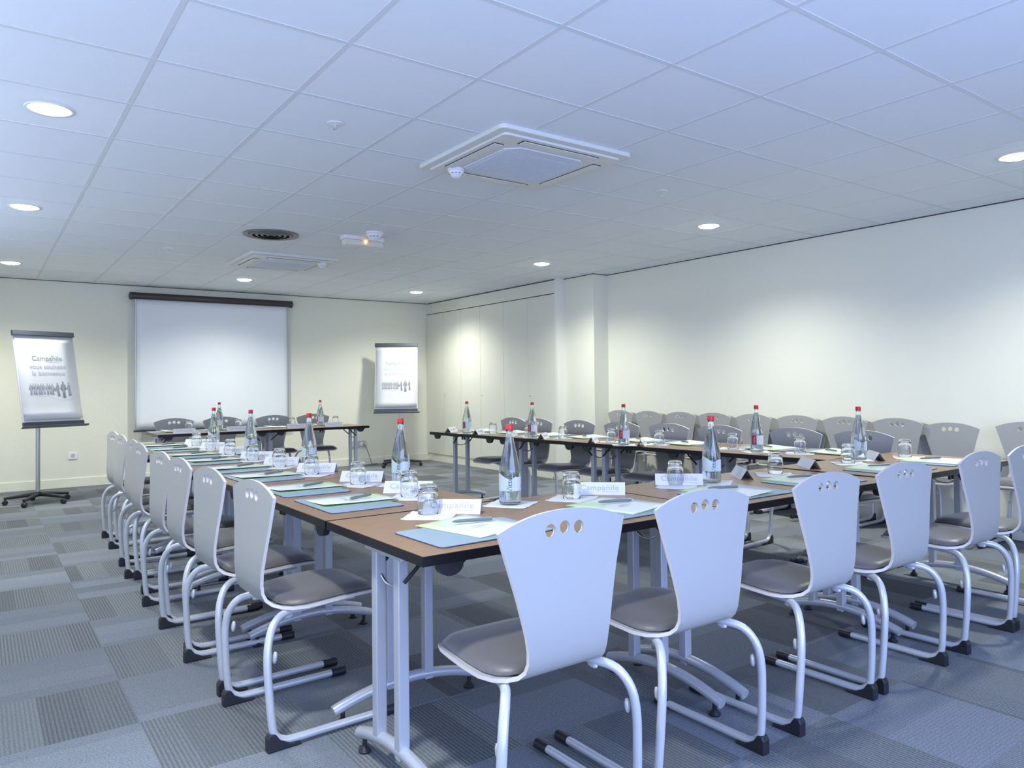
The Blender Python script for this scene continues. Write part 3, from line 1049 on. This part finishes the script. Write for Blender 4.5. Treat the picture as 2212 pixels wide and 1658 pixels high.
def make_bottle(kind):
    r = empty('water_bottle')
    inn = [(max(a - .0028, 0), z + .003) for a, z in BP if z < .284]
    inn[0] = (0, .006); inn[1] = (.030, .006); inn[2] = (.0375, .009)
    inn = [(a, z) for a, z in inn] + [(.0102, .291)]
    bm = lathe(BP + inn[::-1], 40)
    bmesh.ops.remove_doubles(bm, verts=bm.verts, dist=1e-6)
    bmesh.ops.recalc_face_normals(bm, faces=bm.faces)
    new('glass_body', bm, 'bglass', r, smooth=True)
    wl = .262
    wp = [(a + .0004 if a > .001 else 0, z - .0004) for a, z in inn if z < wl]
    wp += [(wp[-1][0], wl), (0, wl)]
    bm = lathe(wp, 40)
    bmesh.ops.recalc_face_normals(bm, faces=bm.faces)
    new('water', bm, 'water', r, smooth=True, auto=40)
    new('cap', lathe([(0, .288), (.0150, .288), (.0160, .291), (.0160, .294), (.0152, .296), (.0152, .307), (.0138, .310), (0, .310)], 28), 'cap', r, smooth=True, auto=40)
    R = .0432
    def wrap(a0, a1, z0, z1, mat, name, rr=R, par=None, wave=False):
        bm = bmesh.new(); n = 16; A = []; B = []
        for i in range(n + 1):
            a = math.radians(a0 + (a1 - a0) * i / n)
            zz = z1 + (.010 * math.sin(i / n * PI * 1.6 + 1.2) if wave else 0)
            A.append(bm.verts.new((rr * math.cos(a), rr * math.sin(a), z0))); B.append(bm.verts.new((rr * math.cos(a), rr * math.sin(a), zz)))
        for i in range(n): bm.faces.new([A[i], A[i + 1], B[i + 1], B[i]])
        return new(name, bm, mat, par or r, smooth=True)
    def bend(bm, a_c, rr):
        for v in bm.verts:
            x, z = v.co.x, v.co.y
            a = math.radians(a_c) + x / rr
            v.co = (rr * math.cos(a), rr * math.sin(a), z)
        return bm
    if kind == 'near':
        lb = wrap(150, 262, .055, .112, 'label_g', 'label', wave=True)
        lb2 = wrap(255, 330, .055, .108, 'label', 'label', R + .0003)
        bm = text_bm('Vittel', .030)
        bmesh.ops.transform(bm, matrix=Matrix.Translation((0, .083, 0)) @ Matrix.Rotation(PI / 2, 4, 'Z'), verts=bm.verts)
        new('lettering', bend(bm, 228, R + .0006), 'dark', lb)
        wrap(305, 326, .064, .076, 'navy', 'print_block', R + .0006, lb2)
    else:
        lb = wrap(205, 330, .052, .112, 'label', 'label')
        wrap(180, 222, .052, .112, 'redp', 'red_band', R + .0004, lb)
        bm = text_bm('VITTEL', .014)
        bmesh.ops.transform(bm, matrix=Matrix.Translation((0, .083, 0)) @ Matrix.Rotation(PI / 2, 4, 'Z'), verts=bm.verts)
        new('lettering', bend(bm, 205, R + .0008), 'label', lb)
    return r


PD, BR, PN, GL, NP, CD = Proto(make_pad()), Proto(make_brochure()), Proto(make_pen()), Proto(make_glass()), Proto(make_napkin()), Proto(make_card())
B1, B2 = Proto(make_bottle('near')), Proto(make_bottle('far'))

Z = TZ


def seat_set(where, pad, face, glass_, card, card_rot, napkin=None, no_glass=False, gz=0, k=0, pen=True, bro=0.0):
    """face = direction the sitter looks (radians)"""
    fr = face - PI / 2
    c, s = math.cos(fr), math.sin(fr)
    L2 = lambda x, y: (pad[0] + c * x - s * y, pad[1] + s * x + c * y)
    a1 = j(.03)
    PD.put((pad[0], pad[1], Z + gz), fr + a1, 'blue-grey desk pad, ' + where, 'desk pad', 'desk pads on the tables')
    bc = L2((-.035 if bro < .2 else .03) + j(.008), (.028 if bro < .2 else .055) + j(.006))
    ba = fr + bro + j(.04)
    BR.put((bc[0], bc[1], Z + gz + .0042), ba, 'white-green brochure on desk pad, ' + where, 'brochure', 'brochures on the desk pads')
    if pen:
        pc = (bc[0] + c * .02 - s * .03, bc[1] + s * .02 + c * .03)
        pa = ba + (PI / 2 + math.radians(30) if face < 1 else math.radians(-30) + PI)
        PN.put((pc[0], pc[1], Z + gz + .0145), pa, 'grey-green pen on brochure, ' + where, 'pen', 'pens on the brochures')
    if glass_:
        n_ = napkin or glass_
        NP.put((n_[0], n_[1], Z + gz), random.uniform(.5, .9), 'white napkin under glass, ' + where, 'napkin', 'paper napkins')
        if not no_glass:
            GL.put((glass_[0], glass_[1], Z + gz + .0015), 0, 'upturned glass on napkin, ' + where, 'glass', 'upturned drinking glasses')
    if card:
        CD.put((card[0], card[1], Z + gz), card_rot, 'white folded name tent, ' + where, 'name card', 'folded name tents')


# left row : front edge centres of the tents, napkins
Lc = [(1.495, 2.955), (1.504, 3.467), (1.478, 4.013), (1.45, 4.517), (1.454, 5.03), (1.455, 5.58), (1.455, 6.14), (1.437, 6.60)]
Ln = [(1.459, 2.827), (1.456, 3.351), (1.43, 3.90), (1.42, 4.40), (1.42, 4.93), (1.42, 5.47), (1.43, 6.05), (1.43, 6.52)]
Lp = [2.86, 3.375, 3.97, 4.49, 5.06, 5.585, 6.20, 6.66]
nn = Vector((.68, .73))
for k in range(8):
    cx, cy = Lc[k][0] + .68 * .033, Lc[k][1] + .73 * .033
    gx, gy = Ln[k][0] + .0, Ln[k][1] + .035
    seat_set(f'left row, {ords[k]} place from near corner', (1.185, Lp[k]), 0.0, (gx, gy), (cx, cy), math.radians(-43) + j(.04), napkin=(Ln[k][0], Ln[k][1]))
# near row
Nx = [1.265, 1.90, 2.555, 3.12, 3.80, 4.36]
Ng = [(1.311, 2.425), (1.942, 2.374), (2.568, 2.388), (3.252, 2.34), (3.937, 2.35), (4.489, 2.31)]
Nn = [(1.30, 2.385), (1.937, 2.362), (2.528, 2.34), (3.20, 2.31), (3.905, 2.321), (4.461, 2.268)]
Ncard = [(1.376 + .022, 2.374 + .024, -43), (2.09 + .022, 2.372 + .024, -43), (2.564 + .022, 2.36 + .024, -43), (3.015, 2.365, 52), (3.60, 2.38, 52), (4.23, 2.36, 45)]
for k in range(6):
    gz = .004 if k > 3 else 0
    seat_set(f'near row, {ords[k]} place from the left', (Nx[k], 2.035), PI / 2, Ng[k], Ncard[k][:2], math.radians(Ncard[k][2]), napkin=Nn[k], gz=gz, bro=.21 if k < 2 else .1)
# right row, from the near end
Rg = [(4.28, 2.89), (4.267, 3.42), (4.163, 4.03), (4.07, 4.47), (4.05, 5.06), (4.02, 5.52), (3.98, 6.05), (3.93, 6.45)]
Rp = [(4.50, 2.80), (4.46, 3.26), (4.39, 3.95), (4.36, 4.42), (4.30, 5.02), (4.24, 5.50), (4.20, 6.04), (4.15, 6.50)]
Rc = [(4.17, 2.90), (4.12, 3.45), (4.01, 4.06), (3.95, 4.55), (3.93, 5.18), (3.90, 5.62), (3.86, 6.12), (3.84, 6.60)]
for k in range(8):
    seat_set(f'right row, {ords[k]} place from its near end', Rp[k], PI + .08, Rg[k] if k < 7 else None, Rc[k] if k > 0 else None, math.radians(40), k=k)
# far row
Fg = [(1.879, 8.98), (2.413, 9.0), (3.029, 8.98), (3.571, 8.98)]
for k in range(4):
    x = Fg[k][0]
    seat_set(f'far row, {ords[k]} place from the left', ([1.68, 2.20, 2.80, 3.36][k], 8.95), -PI / 2, Fg[k], ([1.74, 2.28, 2.95, 3.40][k], [8.52, 8.56, 8.60, 8.62][k]), math.radians(-6))

BG = 'glass water bottles with red caps'
for k, (x, y) in enumerate([(1.615, 3.254), (1.573, 4.369), (1.547, 5.457), (1.519, 6.372)]):
    NP.put((x - .01, y - .02, Z), .7, f'white napkin under the {ords[k]} bottle of the left row from the near corner', 'napkin', 'paper napkins')
    B1.put((x, y, Z + .0015), 0.15 * k, f'clear glass water bottle with red cap on the left row, {ords[k]} from the near corner', 'bottle', BG)
for k, (x, y) in enumerate([(1.663, 2.412), (2.741, 2.322), (4.15, 2.408)]):
    NP.put((x + .005, y, Z + (.004 if k == 2 else 0)), .62, ['white paper napkin under the large bottle at the near left corner', 'white paper napkin under the bottle in the middle of the near row', 'white paper napkin under the bottle at the near right corner'][k], 'napkin', 'paper napkins')
    B1.put((x, y, Z + .0015 + (.004 if k == 2 else 0)), .12, ['clear glass water bottle with red cap, largest, at the near left corner', 'clear glass water bottle with red cap in the middle of the near row', 'clear glass water bottle with red cap on the near right corner table'][k], 'bottle', BG)
for k, (x, y) in enumerate([(4.169, 3.143), (3.936, 4.179), (3.95, 5.368), (3.82, 6.265)]):
    NP.put((x, y, Z), .9, f'white napkin under the {ords[k]} bottle of the right row from its near end', 'napkin', 'paper napkins')
    B2.put((x, y, Z + .0015), -.1, f'water bottle with red cap and stripe, right row, {ords[k]} from its near end', 'bottle', BG)
for k, (x, y) in enumerate([(2.17, 8.86), (3.33, 8.86)]):
    B2.put((x, y, Z), -.2, ['clear glass water bottle with red cap on the left far table', 'clear glass water bottle with red cap on the right far table'][k], 'bottle', BG)
